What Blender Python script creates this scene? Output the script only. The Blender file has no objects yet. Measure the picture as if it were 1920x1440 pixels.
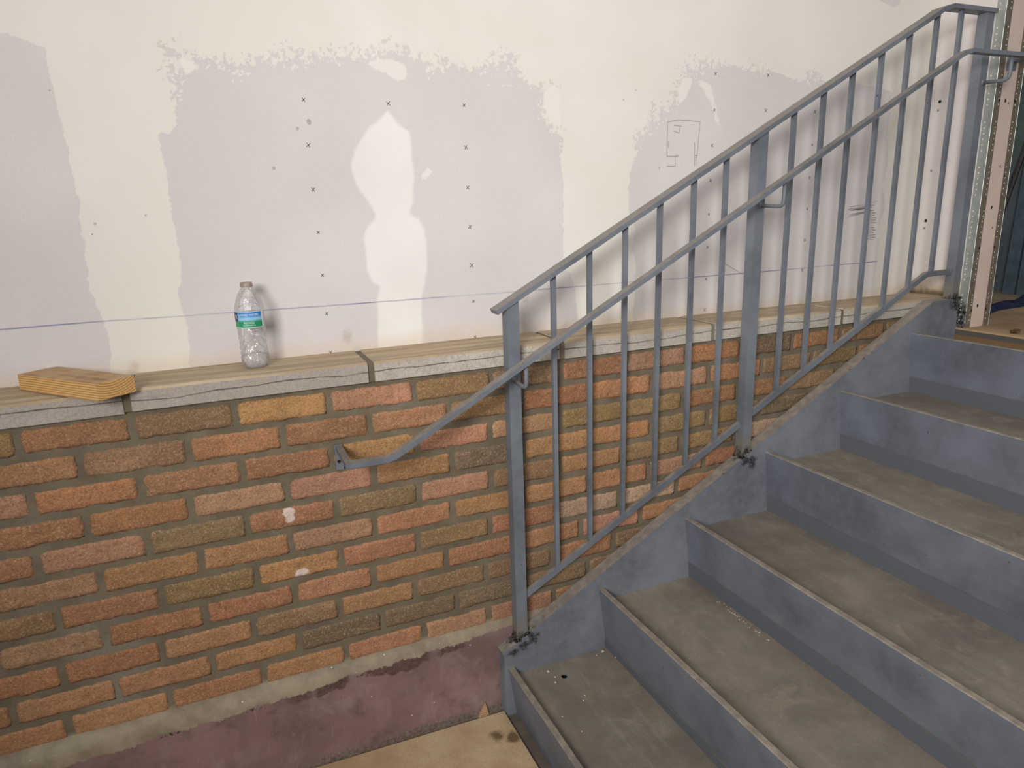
import bpy, bmesh, math, random, json
import numpy as np
from mathutils import Vector, Matrix, noise
D = json.loads(r'''{"cam":[1287.430458540208,-0.5786121194413948,-1.457513638013025,1.1605271926064857,0.40033532618517476,0.24763978670115872,-0.030510054849983845],"YW":0.2062,"YB":0.055,"Hc":0.06332,"zb":0.75916,"K":0.8757,"ZS":0.841,"YS":0.045,"silljx":[-0.7689,-0.2834,0.1963,0.6654,1.1504],"sillbot":0.7959,"joints":{"1":[-0.9634,-0.7683,-0.5744,-0.3808,-0.1848,0.0079],"2":[-0.8683,-0.6743,-0.4836,-0.2945,-0.1037],"3":[-0.9603,-0.7708,-0.5745,-0.3858,-0.1876,0.0011],"4":[-0.8771,-0.6862,-0.4886,-0.2947,-0.1025],"5":[-0.972,-0.7756,-0.5799,-0.3855,-0.1911,-0.0018],"6":[-0.8715,-0.6817,-0.4938,-0.3028,-0.1081],"7":[-0.9587,-0.7672,-0.5749,-0.3875,-0.1997,-0.0112],"8":[-0.8822,-0.6878,-0.4996,-0.314,-0.1314],"9":[-0.9711,-0.7841,-0.5952,-0.4021,-0.215,-0.0271],"10":[-1.0677,-0.8794,-0.691,-0.5007,-0.3037,-0.1096],"11":[-0.98,-0.7836,-0.5877,-0.3958,-0.2011,-0.0234]},"board":[[[-1.0144,1.5296],[-0.8904,1.5095],[-0.866,1.5056],[-0.8217,1.4897],[-0.8225,1.4689],[-0.8227,1.4309],[-0.821,1.3876],[-0.8164,1.3337],[-0.8153,1.2734],[-0.8115,1.2221],[-0.8151,1.17],[-0.8158,1.1062],[-0.821,1.0247],[-0.8138,0.9963],[-0.8076,0.9733],[-0.8018,0.9272],[-0.8053,0.8579],[-0.8106,0.8231],[-1.1886,0.8068]],[[-0.6105,1.5056],[-0.5985,1.5003],[-0.5926,1.4787],[-0.574,1.4837],[-0.5658,1.4699],[-0.5513,1.4808],[-0.5257,1.4821],[-0.511,1.4767],[-0.4858,1.4696],[-0.4532,1.4774],[-0.4196,1.4895],[-0.3963,1.5044],[-0.3848,1.5092],[-0.3695,1.4974],[-0.3418,1.4956],[-0.3073,1.5017],[-0.2606,1.5064],[-0.2309,1.5101],[-0.2013,1.5073],[-0.1828,1.5127],[-0.1554,1.5197],[-0.1329,1.5243],[-0.1085,1.5167],[-0.0837,1.509],[-0.0653,1.4962],[-0.0466,1.4856],[-0.0311,1.5048],[-0.0061,1.506],[0.0134,1.4977],[0.04,1.4931],[0.0671,1.4908],[0.0881,1.4989],[0.1025,1.5138],[0.1307,1.5224],[0.152,1.5283],[0.1585,1.5095],[0.1679,1.4894],[0.1862,1.4743],[0.2078,1.4629],[0.2371,1.4553],[0.2671,1.4602],[0.2578,1.4436],[0.2395,1.4241],[0.2331,1.4051],[0.2505,1.3738],[0.2731,1.3613],[0.2805,1.3421],[0.2848,1.3161],[0.2797,1.2832],[0.2885,1.2434],[0.2889,1.1488],[0.2882,1.0936],[0.2859,1.0377],[0.2887,1.0021],[0.3081,0.9909],[0.3225,0.9495],[0.3255,0.9055],[0.3319,0.8605],[0.3433,0.7841],[-0.6577,0.8036],[-0.6539,0.8401],[-0.6493,0.9241],[-0.651,0.9599],[-0.6579,0.9955],[-0.6501,1.0297],[-0.6445,1.0637],[-0.643,1.0976],[-0.6426,1.1313],[-0.6443,1.1646],[-0.6454,1.2084],[-0.6456,1.2516],[-0.6472,1.3046],[-0.6484,1.3391],[-0.6259,1.3362],[-0.613,1.3573],[-0.6054,1.3989],[-0.6038,1.4398],[-0.6042,1.4801]],[[0.5063,1.3448],[0.5435,1.3589],[0.56,1.3865],[0.5699,1.4043],[0.6078,1.4148],[0.6351,1.436],[0.6442,1.477],[0.6606,1.5113],[0.6918,1.5262],[0.7454,1.5355],[0.8004,1.5382],[0.8763,1.5307],[0.9543,1.5286],[1.015,1.5199],[1.0463,1.5111],[1.0946,1.5028],[1.1074,1.521],[1.1384,1.5267],[1.172,1.5118],[1.2051,1.5057],[1.2702,1.5128],[1.3503,1.5037],[1.409,1.4982],[1.4623,1.4891],[1.4689,1.445],[1.4616,1.3646],[1.4784,1.2829],[1.4637,1.1997],[1.4859,1.1314],[1.4684,1.0804],[1.4708,0.9756],[1.4708,0.8866],[1.4681,0.7961],[0.4978,0.7679],[0.5137,0.9057],[0.5157,0.996],[0.5044,1.041],[0.5104,1.0991],[0.4907,1.1429],[0.4882,1.1997],[0.4942,1.2555],[0.5107,1.2901]],[[1.3223,1.8268],[1.4602,1.8398],[1.4614,1.743],[1.4402,1.7295],[1.4074,1.7329],[1.3743,1.742]]],"patch":[[[-0.1636,1.3937],[-0.1545,1.3812],[-0.1455,1.3662],[-0.1358,1.3594],[-0.1161,1.3479],[-0.1127,1.3218],[-0.1145,1.2954],[-0.1099,1.2469],[-0.1159,1.2163],[-0.1179,1.1854],[-0.129,1.1583],[-0.1071,1.1476],[-0.094,1.1218],[-0.0897,1.0832],[-0.0929,1.0315],[-0.1008,0.9926],[-0.1115,0.9536],[-0.1135,0.9002],[-0.1141,0.8251],[-0.233,0.8244],[-0.2263,0.9102],[-0.2248,0.9623],[-0.2147,0.9913],[-0.2332,1.0041],[-0.2436,1.034],[-0.2413,1.0778],[-0.2451,1.109],[-0.2342,1.1332],[-0.2111,1.1533],[-0.2182,1.1756],[-0.235,1.2002],[-0.2491,1.2244],[-0.2589,1.2541],[-0.2608,1.274],[-0.2498,1.3032],[-0.2276,1.3347],[-0.2099,1.3558],[-0.1903,1.37]]],"smear":[[[-0.2026,1.4918],[-0.1749,1.5043],[-0.1407,1.5015],[-0.1142,1.4882],[-0.1122,1.462],[-0.138,1.453],[-0.1652,1.4712],[-0.1915,1.4789]],[[0.237,1.4516],[0.2611,1.4624],[0.2821,1.457],[0.284,1.368],[0.2686,1.3613],[0.2508,1.3865],[0.2332,1.4114]],[[0.7078,1.4903],[0.7329,1.494],[0.7537,1.4811],[0.7769,1.4262],[0.799,1.367],[0.7836,1.3725],[0.7539,1.4395]],[[-0.0937,1.2529],[-0.0782,1.2675],[-0.0656,1.2564],[-0.0742,1.2466],[-0.0993,1.2284]],[[-0.0294,1.2524],[-0.018,1.261],[-0.0182,1.2573],[-0.0269,1.2487]],[[-0.591,1.4828],[-0.5746,1.4796],[-0.5623,1.4741],[-0.5723,1.4513],[-0.5851,1.4528],[-0.5938,1.4402]],[[0.641,1.4701],[0.6661,1.5048],[0.6933,1.4924],[0.6769,1.4578],[0.6515,1.4228]],[[0.9029,1.4282],[0.9245,1.4287],[0.9228,1.4244],[0.905,1.4253]],[[0.0391,1.4742],[0.0665,1.4777],[0.0691,1.4743],[0.0416,1.4707]],[[0.0795,1.4592],[0.1498,1.4607],[0.1713,1.4566],[0.1497,1.457],[0.0821,1.4545]]],"rough":[[-0.5977,1.4704,0.0875673322469476],[-0.3751,1.4971,0.1050807986963371],[-0.1657,1.4969,0.11383753192103188],[-0.0392,1.4998,0.07005386579755808],[0.1233,1.5113,0.0875673322469476],[0.2588,1.4121,0.11383753192103188],[0.6749,1.5052,0.14010773159511616],[0.5735,1.4003,0.12259426514572665],[0.7636,1.5364,0.07005386579755808],[0.9148,1.5325,0.05254039934816855],[-0.4851,1.4759,0.07005386579755808],[-0.2609,1.5031,0.07005386579755808],[1.1183,1.517,0.05254039934816855]],"X":[[-0.3516,1.4098],[-0.3508,1.3152],[-0.3497,1.2194],[-0.3476,1.1247],[-0.3473,1.0266],[-0.346,0.9362],[-0.3454,0.8419],[0.0223,1.4087],[0.0224,1.3131],[0.0227,1.2185],[0.0238,1.1239],[0.0243,1.028],[0.0244,0.9363],[0.0253,0.8429],[0.768,1.5116],[0.7655,1.3226],[0.7648,1.2264],[0.7638,1.1325],[0.7633,1.0386],[0.7634,0.9454],[0.762,0.8529],[-0.1626,1.4075],[0.7686,1.4175],[0.9553,1.5163],[0.9543,1.4208],[1.1451,1.4226],[1.1436,1.3269],[1.1426,1.2312],[1.1417,1.1376],[1.1416,1.0426],[1.1403,0.9494]],"pencil":[[[0.6117,1.3827],[0.6492,1.3883],[0.7211,1.3855],[0.7141,1.295]],[[0.6118,1.382],[0.6115,1.2934],[0.6503,1.2926],[0.6508,1.2959],[0.64,1.2959]],[[0.6395,1.293],[0.6405,1.2665],[0.6123,1.2672]],[[0.7045,1.3302],[0.7067,1.2658]],[[0.7109,1.2975],[0.711,1.2658]],[[0.7064,1.2953],[0.7138,1.2953],[0.7136,1.2903],[0.7062,1.2903]],[[0.6156,1.3322],[0.6162,1.3141]],[[0.6319,1.3741],[0.6588,1.3718]],[[0.6306,1.3602],[0.6505,1.3536],[0.6534,1.3703]],[[0.8326,0.9854],[0.8954,0.9529]]],"scrib":[[[1.3172,1.1068],[1.412,1.121],[1.324,1.1115],[1.4148,1.1239],[1.3226,1.1155],[1.4265,1.1259],[1.3259,1.1292],[1.4262,1.1345],[1.3298,1.1268],[1.4114,1.1336],[1.3199,1.1286],[1.4211,1.1384],[1.3181,1.1318],[1.4325,1.1418],[1.3243,1.1395],[1.4434,1.1532]],[[1.3908,1.1305],[1.4339,1.1255],[1.3906,1.1228],[1.4462,1.1173],[1.3929,1.1149],[1.44,1.1096],[1.3982,1.107],[1.4491,1.1015],[1.3927,1.0994],[1.4477,1.0937],[1.3988,1.0913],[1.4527,1.0856],[1.4018,1.0834],[1.4328,1.0784],[1.3956,1.0758],[1.4438,1.0701],[1.3979,1.0678],[1.4517,1.0619],[1.404,1.0597],[1.4422,1.0543],[1.3971,1.0521],[1.4526,1.0459],[1.4057,1.0439],[1.4554,1.0378],[1.401,1.0361],[1.4473,1.0302]]],"chalk":[[[-1.0921,0.959],[-0.988,0.9586]],[[-0.988,0.9586],[-0.8048,0.9595]],[[-0.8048,0.9595],[-0.6778,0.9575]],[[-0.6778,0.9575],[-0.2333,0.9539]],[[-0.2333,0.9539],[-0.0991,0.954]],[[-0.0991,0.954],[0.1107,0.9527]],[[0.1107,0.9527],[0.4951,0.9539]],[[0.4951,0.9539],[0.916,0.9532]],[[0.916,0.9532],[1.4734,0.9578]]],"spots":[[-0.6958,1.1728,0.0035026932898779037],[-0.3447,1.3647,0.010508079869633712],[-0.3714,1.3497,0.007005386579755807],[-0.4299,1.2666,0.007005386579755807],[-0.7903,1.1597,0.005254039934816856],[-0.7984,1.1387,0.0035026932898779037],[0.5876,1.262,0.005254039934816856],[-0.8275,1.4125,0.002627019967408428],[0.47,1.435,0.0035026932898779037],[0.5077,1.4599,0.0035026932898779037],[0.9577,0.9539,0.002627019967408428]],"stain":[[-0.7623,0.8529,0.026270199674084276],[-0.2788,0.8427,0.0218918330617369],[-0.3043,0.8756,0.026270199674084276],[0.2901,0.8464,0.026270199674084276],[0.1714,0.9319,0.026270199674084276],[1.1427,0.8317,0.026270199674084276]],"RX":[[0.1772,1.4345],[0.1771,1.2459],[0.1784,1.0603]],"RH":[[0.1742,1.4608],[0.1757,1.0849]],"crumbs":[[0.1041,-0.0297,-0.033,0.0075],[0.1116,-0.0571,-0.033,0.006],[0.1029,-0.0773,-0.033,0.006],[0.2773,-0.02,-0.033,0.009],[0.3008,-0.1383,-0.033,0.008],[0.2955,-0.0572,-0.033,0.005],[0.0614,-0.1934,-0.033,0.005],[0.1351,-0.1667,-0.033,0.0045],[0.1482,-0.1514,-0.033,0.004],[0.0806,-0.2568,-0.033,0.004],[0.2543,-0.0246,-0.033,0.005]],"hole":[0.136,-0.0617,-0.033],"hook":[-0.3622,0.0873,0.6],"pinkX":[[1.7162,1.4325],[1.717,1.2485],[1.7206,1.0612]],"pinkH":[[1.6994,1.4396],[1.703,1.1244],[1.6997,0.8133]],"floorz":[[0.0434,-0.0611,-0.152]],"board_floor":[[-0.0099,0.0101,-0.142],[-0.5033,0.0268,-0.142],[-0.0095,-0.2051,-0.142]],"shim":[[-0.0764,0.029,-0.1442],[-0.0458,0.029,-0.1451],[-0.0595,0.029,-0.1068]],"tarp":[[2.0796,0.1968,0.7465],[2.1683,0.2038,0.7465],[2.369,0.2473,0.7465],[2.2894,0.1899,0.7465],[2.1048,0.145,0.7465],[2.0188,0.1557,0.7465]],"scrap":[1.6667,-0.1378,0.7435],"bgw":[[2.6575,0.5376,0.7435],[2.6536,0.4392,0.7435],[2.7037,0.5015,0.7435],[2.6877,0.4376,0.7435]],"rod":[[2.6,0.5338,0.8779],[2.632,0.4749,1.2484]],"brickwhite":[[-0.4921,0.5196,0.024],[-0.4892,0.5034,0.02],[-0.4714,0.3672,0.02],[-0.4859,0.3654,0.018]],"purpletop":[[0.0002,0.0899],[-0.2047,0.0811],[-0.4187,0.074],[-0.52,0.0565],[-0.7055,0.0645],[-0.8151,0.0559]]}''')
random.seed(7)
C = bpy.context.scene.collection
YW, YB = D['YW'], D['YB']
ZF = -0.152            # ground floor
ZS, YS, KW, ZSB = D['ZS'], D['YS'], D['K'], D['sillbot']   # stone ledge: top, front, brick module factor, underside
ZL = 0.7435            # landing
XR = 1.647             # return wall at the head of the stair
RT = [(0.0036,-0.0058),(0.2768,0.1545),(0.5566,0.3035),(0.8361,0.4541),(1.1183,0.6020),(1.4008,0.7512)]
STW = -1.62            # far side of the stair (y)

# ------------------------------------------------------------------ helpers
def srgb(r,g,b):
    f=lambda c:(c/255/12.92) if c<=10.3 else ((c/255+0.055)/1.055)**2.4
    return (f(r),f(g),f(b),1.0)
class NT:
    def __init__(s,name):
        s.m=bpy.data.materials.new(name); s.m.use_nodes=True; s.t=s.m.node_tree
        s.t.nodes.clear(); s.out=s.n('ShaderNodeOutputMaterial'); s.b=s.n('ShaderNodeBsdfPrincipled')
        s.l(s.b.outputs[0],s.out.inputs[0]); s.tc=s.n('ShaderNodeTexCoord')
    def n(s,ty,**k):
        x=s.t.nodes.new(ty)
        for a,v in k.items(): setattr(x,a,v)
        return x
    def l(s,a,b): s.t.links.new(a,b)
    def val(s,sock,v):
        if hasattr(v,'is_linked') or isinstance(v,bpy.types.NodeSocket): s.l(v,sock)
        else: sock.default_value=v
    def noise(s,scale,detail=4,rough=.55,vec=None,dist=0):
        x=s.n('ShaderNodeTexNoise'); x.inputs['Scale'].default_value=scale; x.inputs['Detail'].default_value=detail
        x.inputs['Roughness'].default_value=rough; x.inputs['Distortion'].default_value=dist
        s.l(vec if vec is not None else s.tc.outputs['Object'],x.inputs['Vector']); return x.outputs['Fac']
    def vor(s,scale,vec=None,feature='F1'):
        x=s.n('ShaderNodeTexVoronoi',feature=feature); x.inputs['Scale'].default_value=scale
        s.l(vec if vec is not None else s.tc.outputs['Object'],x.inputs['Vector']); return x.outputs['Distance']
    def math(s,op,a,b=0.0,c=None,clamp=False):
        x=s.n('ShaderNodeMath',operation=op,use_clamp=clamp); s.val(x.inputs[0],a); s.val(x.inputs[1],b)
        if c is not None: s.val(x.inputs[2],c)
        return x.outputs[0]
    def ss(s,v,a,b,lo=0.,hi=1.):
        x=s.n('ShaderNodeMapRange',interpolation_type='SMOOTHSTEP'); s.val(x.inputs[0],v)
        for i,k in zip((1,2,3,4),(a,b,lo,hi)): s.val(x.inputs[i],k)
        return x.outputs[0]
    def mix(s,f,a,b,mode='MIX'):
        x=s.n('ShaderNodeMix',data_type='RGBA',blend_type=mode); s.val(x.inputs[0],f); s.val(x.inputs[6],a); s.val(x.inputs[7],b); return x.outputs[2]
    def attr(s,name):
        x=s.n('ShaderNodeAttribute'); x.attribute_name=name; return x
    def mapping(s,scale=(1,1,1),rot=(0,0,0),loc=(0,0,0),src='Object'):
        x=s.n('ShaderNodeMapping'); x.inputs['Scale'].default_value=scale; x.inputs['Rotation'].default_value=rot; x.inputs['Location'].default_value=loc
        s.l(s.tc.outputs[src],x.inputs[0]); return x.outputs[0]
    def sep(s,v):
        x=s.n('ShaderNodeSeparateXYZ'); s.l(v,x.inputs[0]); return x.outputs
    def bump(s,h,strength=.3,dist=.002):
        x=s.n('ShaderNodeBump'); x.inputs['Strength'].default_value=strength; x.inputs['Distance'].default_value=dist
        s.l(h,x.inputs['Height']); s.l(x.outputs[0],s.b.inputs['Normal'])
    def col(s,c): s.val(s.b.inputs['Base Color'],c)
    def rough(s,r): s.val(s.b.inputs['Roughness'],r)
    def up(s):
        g=s.n('ShaderNodeNewGeometry'); return s.sep(g.outputs['True Normal'])[2]
    def dist_to(s,p):
        x=s.n('ShaderNodeVectorMath',operation='DISTANCE'); s.l(s.tc.outputs['Object'],x.inputs[0]); x.inputs[1].default_value=p; return x.outputs['Value']
    def spots(s,c,pts,color,amp=.6,ns=60):
        n=s.noise(ns,5,.6)
        for (p,r) in pts:
            dd=s.math('ADD',s.dist_to(p),s.math('MULTIPLY',s.math('SUBTRACT',n,.5),r*amp*2))
            c=s.mix(s.ss(dd,r,r*.35),c,color)
        return c

def obj(name,bm,mats,parent=None,smooth=False):
    me=bpy.data.meshes.new(name)
    bmesh.ops.recalc_face_normals(bm,faces=bm.faces[:]) if bm is not None and not getattr(obj,'norecalc',False) else None
    bm.to_mesh(me); bm.free()
    for m in (mats if isinstance(mats,(list,tuple)) else [mats]): me.materials.append(m)
    if smooth:
        for f in me.polygons: f.use_smooth=True
    o=bpy.data.objects.new(name,me); C.objects.link(o)
    if parent is not None: o.parent=parent
    return o
def empty(name,loc=(0,0,0),rotz=0):
    o=bpy.data.objects.new(name,None); o.location=loc; o.rotation_euler=(0,0,rotz); o.empty_display_size=.05; C.objects.link(o); return o
def tag(o,label,cat,group=None):
    o['label']=label; o['category']=cat
    if group: o['group']=group
    return o
def struct(o): o['kind']='structure'; return o
def prism(bm,prof,axis,a,b,mat=0):
    """closed 2D profile extruded along axis ('y': profile is x,z ; 'x': profile is y,z ; 'z': profile is x,y)"""
    def P(u,v,t): return {'y':(u,t,v),'x':(t,u,v),'z':(u,v,t)}[axis]
    va=[bm.verts.new(P(u,v,a)) for u,v in prof]; vb=[bm.verts.new(P(u,v,b)) for u,v in prof]
    n=len(prof); fs=[bm.faces.new(va),bm.faces.new(vb[::-1])]
    for i in range(n): fs.append(bm.faces.new((va[i],vb[i],vb[(i+1)%n],va[(i+1)%n])))
    for f in fs: f.material_index=mat
    return fs
def box(bm,x0,x1,y0,y1,z0,z1,mat=0): return prism(bm,[(x0,z0),(x1,z0),(x1,z1),(x0,z1)],'y',y0,y1,mat)
def bevel(bm,w=.002,seg=2,ang=30):
    es=[e for e in bm.edges if len(e.link_faces)==2 and e.calc_face_angle(0)>math.radians(ang)]
    if es: bmesh.ops.bevel(bm,geom=es,offset=w,segments=seg,affect='EDGES',profile=.6,clamp_overlap=True)
def band(path,h):
    """mitred strip: path is the lower line (x,z), h thickness; returns closed profile"""
    P=[Vector(p) for p in path]; top=[]
    for i,p in enumerate(P):
        ds=[]
        if i>0: ds.append((P[i]-P[i-1]).normalized())
        if i<len(P)-1: ds.append((P[i+1]-P[i]).normalized())
        t=sum(ds,Vector((0,0))).normalized(); n=Vector((-t.y,t.x))
        top.append(p+n*h/max(.3,n.dot(Vector((-ds[0].y,ds[0].x)))))
    return [tuple(p) for p in P]+[tuple(p) for p in top[::-1]]
def bandsolid(bm,path,h,y0,y1):
    """strip swept segment by segment so every face is a quad"""
    pr=band(path,h); n=len(path); lo=pr[:n]; hi=pr[n:][::-1]
    V=[[bm.verts.new((lo[i][0],y0,lo[i][1])),bm.verts.new((lo[i][0],y1,lo[i][1])),bm.verts.new((hi[i][0],y1,hi[i][1])),bm.verts.new((hi[i][0],y0,hi[i][1]))] for i in range(n)]
    for i in range(n-1):
        for k in range(4): bm.faces.new((V[i][k],V[i][(k+1)%4],V[i+1][(k+1)%4],V[i+1][k]))
    bm.faces.new(V[0][::-1]); bm.faces.new(V[-1])
def tube(bm,pts,r,seg=10,cap=True):
    P=[Vector(p) for p in pts]; rings=[]
    ref=Vector((.13,.2,.97)).normalized()
    for i,p in enumerate(P):
        t=((P[i]-P[i-1]).normalized() if i>0 else Vector())+((P[i+1]-P[i]).normalized() if i<len(P)-1 else Vector())
        t.normalize(); a=t.cross(ref)
        if a.length<.05: a=t.cross(Vector((1,0,0)))
        a.normalize(); b=t.cross(a)
        rr=r[i] if isinstance(r,(list,tuple)) else r
        rings.append([bm.verts.new(p+(a*math.cos(k*2*math.pi/seg)+b*math.sin(k*2*math.pi/seg))*rr) for k in range(seg)])
    for i in range(len(P)-1):
        for k in range(seg): bm.faces.new((rings[i][k],rings[i][(k+1)%seg],rings[i+1][(k+1)%seg],rings[i+1][k]))
    if cap: bm.faces.new(rings[0][::-1]); bm.faces.new(rings[-1])
def arc(c,a,b,n=5):
    """rounded corner at c coming from a going to b"""
    c,a,b=Vector(c),Vector(a),Vector(b); return [tuple((a*(1-t)**2+c*2*t*(1-t)+b*t*t)) for t in [i/n for i in range(n+1)]]
def lathe(bm,prof,seg=32,mod=None,mat=0):
    rings=[]
    for (r,z) in prof:
        ring=[]
        for k in range(seg):
            a=2*math.pi*k/seg; rr=r*(mod(a,z) if mod else 1); ring.append(bm.verts.new((rr*math.cos(a),rr*math.sin(a),z)))
        rings.append(ring)
    for i in range(len(prof)-1):
        for k in range(seg):
            f=bm.faces.new((rings[i][k],rings[i][(k+1)%seg],rings[i+1][(k+1)%seg],rings[i+1][k])); f.material_index=mat; f.smooth=True
    return rings
def blob(bm,c,r,seed,squash=(1,1,1),sub=2,amp=.35):
    q=bmesh.ops.create_icosphere(bm,subdivisions=sub,radius=1)
    for v in q['verts']:
        n=noise.noise(v.co*1.7+Vector((seed*3.1,seed,0))); f=r*(1+amp*n*1.6)
        v.co=Vector((v.co.x*f*squash[0],v.co.y*f*squash[1],v.co.z*f*squash[2]))+Vector(c)
def ribbon(bm,pts,w,y,mat,axis='y',jit=0):
    """thin mark on a wall: pts (u,z) on the plane axis=y (or x)"""
    for (a,b) in zip(pts[:-1],pts[1:]):
        a=Vector(a);b=Vector(b); d=(b-a)
        if d.length<1e-5: continue
        n=Vector((-d.y,d.x)).normalized()*w/2
        q=[a-n,b-n,b+n,a+n]
        f=bm.faces.new([bm.verts.new((p.x,y,p.y) if axis=='y' else (y,p.x,p.y)) for p in q]); f.material_index=mat

# ------------------------------------------------------------------ materials
DUST=srgb(128,114,98)
def steel(name,base,dust=.85,soot=(),mottled=.18,heat=None,upthr=.45,scr=True):
    s=NT(name)
    n1=s.noise(3.5,5,.6); n2=s.noise(45,4,.6); n3=s.noise(240,3,.6)
    dark=tuple(c*.72 for c in base[:3])+(1,); lite=tuple(min(1,c*1.3) for c in base[:3])+(1,)
    c=s.mix(s.ss(n1,.3,.7),dark,lite); c=s.mix(s.ss(n2,.35,.75,0,mottled*2),c,lite)
    if scr:
        v=s.noise(1,6,.75,vec=s.mapping((160,160,14),(0.2,.3,0)))
        c=s.mix(s.ss(v,.72,.8,0,.35),c,srgb(170,172,176))
        c=s.mix(s.ss(s.noise(90,2,.5),.74,.79,0,.75),c,srgb(48,48,50))
    u=s.ss(s.up(),upthr-.1,upthr+.25)
    dn=s.math('MULTIPLY',u,s.ss(s.math('ADD',n1,s.math('MULTIPLY',n2,.5)),.35,.95,dust*.55,dust))
    c=s.mix(dn,c,s.mix(s.ss(n2,.35,.7),DUST,srgb(150,138,120)))
    if heat:
        for (p,r) in heat:
            dd=s.math('ADD',s.dist_to(p),s.math('MULTIPLY',s.math('SUBTRACT',n2,.5),.02))
            c=s.mix(s.ss(dd,r,r*.4,0,.65),c,srgb(120,112,96))
    if soot:
        c0=c; c=s.spots(c,soot,srgb(34,31,30),1.3,45); c=s.mix(s.ss(s.noise(150,3,.6),.42,.62,.95,.55),c0,c)
    s.col(c); s.rough(s.ss(n2,.3,.7,.42,.62)); s.b.inputs['Metallic'].default_value=0.0; s.b.inputs['Specular IOR Level'].default_value=.4
    s.bump(s.math('ADD',n3,s.math('MULTIPLY',n2,.6)),.12,.0012)
    return s.m
WELD=[(.047,.018,.070),(.766,.018,.460),(1.595,.018,.850)]
M={}
YC_=.0; PAINT=srgb(104,109,116)
M['rail']=steel('grey_rail_paint',PAINT,dust=.6,heat=[(w,.075) for w in WELD],soot=[((w[0],w[1],w[2]-.004),.03) for w in WELD]+[((.036,-.075,.826),.006),((.53,-.081,1.073),.005)],mottled=.12)
M['stringer']=steel('grey_stringer_paint',srgb(109,113,120),dust=.8,soot=[((.078,-.003,.062),.024),((.05,-.003,.052),.02),((.018,-.002,.034),.016),((.03,.02,.07),.032),((.065,.015,.082),.022),((.79,-.003,.433),.022),((.765,-.002,.438),.02),((.745,.012,.455),.02),((1.595,-.003,.826),.032),((1.15,.0,.667),.006),((1.2,.0,.693),.006),((.685,0,.417),.006),((1.235,0,.711),.005)])
M['riser']=steel('grey_riser_paint',srgb(104,109,118),dust=.9,mottled=.10)
def m_pan():
    s=NT('dusty_tread_pan'); n1=s.noise(4,5,.6); n2=s.noise(1,6,.65,vec=s.mapping((34,5,10),(0,0,.25))); n3=s.noise(180,4,.7); n4=s.noise(14,4,.6)
    c=s.mix(s.ss(n1,.3,.72),srgb(104,96,87),srgb(134,123,109)); c=s.mix(s.ss(n2,.52,.8,0,.35),c,srgb(156,145,128)); c=s.mix(s.ss(s.noise(9,5,.7,dist=1.6),.52,.7,0,.45),c,srgb(150,138,120)); c=s.mix(s.ss(s.noise(2.4,5,.7,dist=.8),.5,.66,0,.5),c,srgb(98,88,78)); c=s.mix(s.ss(n4,.55,.8,0,.45),c,srgb(104,93,82))
    c=s.mix(s.ss(n3,.4,.75,0,.2),c,srgb(90,78,66)); c=s.mix(s.ss(s.vor(95),.055,.03,0,.85),c,srgb(188,178,160))
    steelc=srgb(93,97,104); c=s.mix(s.ss(s.up(),.7,.3),c,steelc)
    s.col(c); s.rough(.85); s.bump(s.math('ADD',n3,n4),.25,.002); return s.m
M['pan']=m_pan()
def m_weld():
    s=NT('burnt_weld'); n=s.noise(120,4,.6); s.col(s.mix(s.ss(n,.45,.7),srgb(30,27,26),srgb(110,98,90))); s.rough(.3); s.b.inputs['Metallic'].default_value=.6; return s.m
M['weld']=m_weld()
def m_plain(name,c,r=.6,metal=0,ns=30,var=.15,bump=0):
    s=NT(name); n=s.noise(ns,5,.6); a=tuple(x*(1-var) for x in c[:3])+(1,); b=tuple(min(1,x*(1+var)) for x in c[:3])+(1,)
    s.col(s.mix(s.ss(n,.3,.7),a,b)); s.rough(r); s.b.inputs['Metallic'].default_value=metal
    if bump: s.bump(n,bump,.002)
    return s.m
M['dark']=m_plain('dark_hole',srgb(14,12,11),.9)
M['pencil']=m_plain('pencil_mark',srgb(124,120,117),.8)
M['ink']=m_plain('felt_pen_mark',srgb(78,72,72),.7)
def m_chalk():
    s=NT('blue_chalk_line'); n=s.noise(14,3,.6,vec=s.mapping((1,1,60))); n2=s.noise(2.3,3,.5)
    tr=s.n('ShaderNodeBsdfTransparent'); mx=s.n('ShaderNodeMixShader'); s.col(srgb(92,104,168)); s.rough(.9)
    s.l(s.math('MULTIPLY',s.ss(n,.3,.62,.25,.9),s.ss(n2,.38,.62,.2,.75)),mx.inputs[0]); s.l(tr.outputs[0],mx.inputs[1]); s.l(s.b.outputs[0],mx.inputs[2]); s.l(mx.outputs[0],s.out.inputs[0]); return s.m
M['chalk']=m_chalk()
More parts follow.
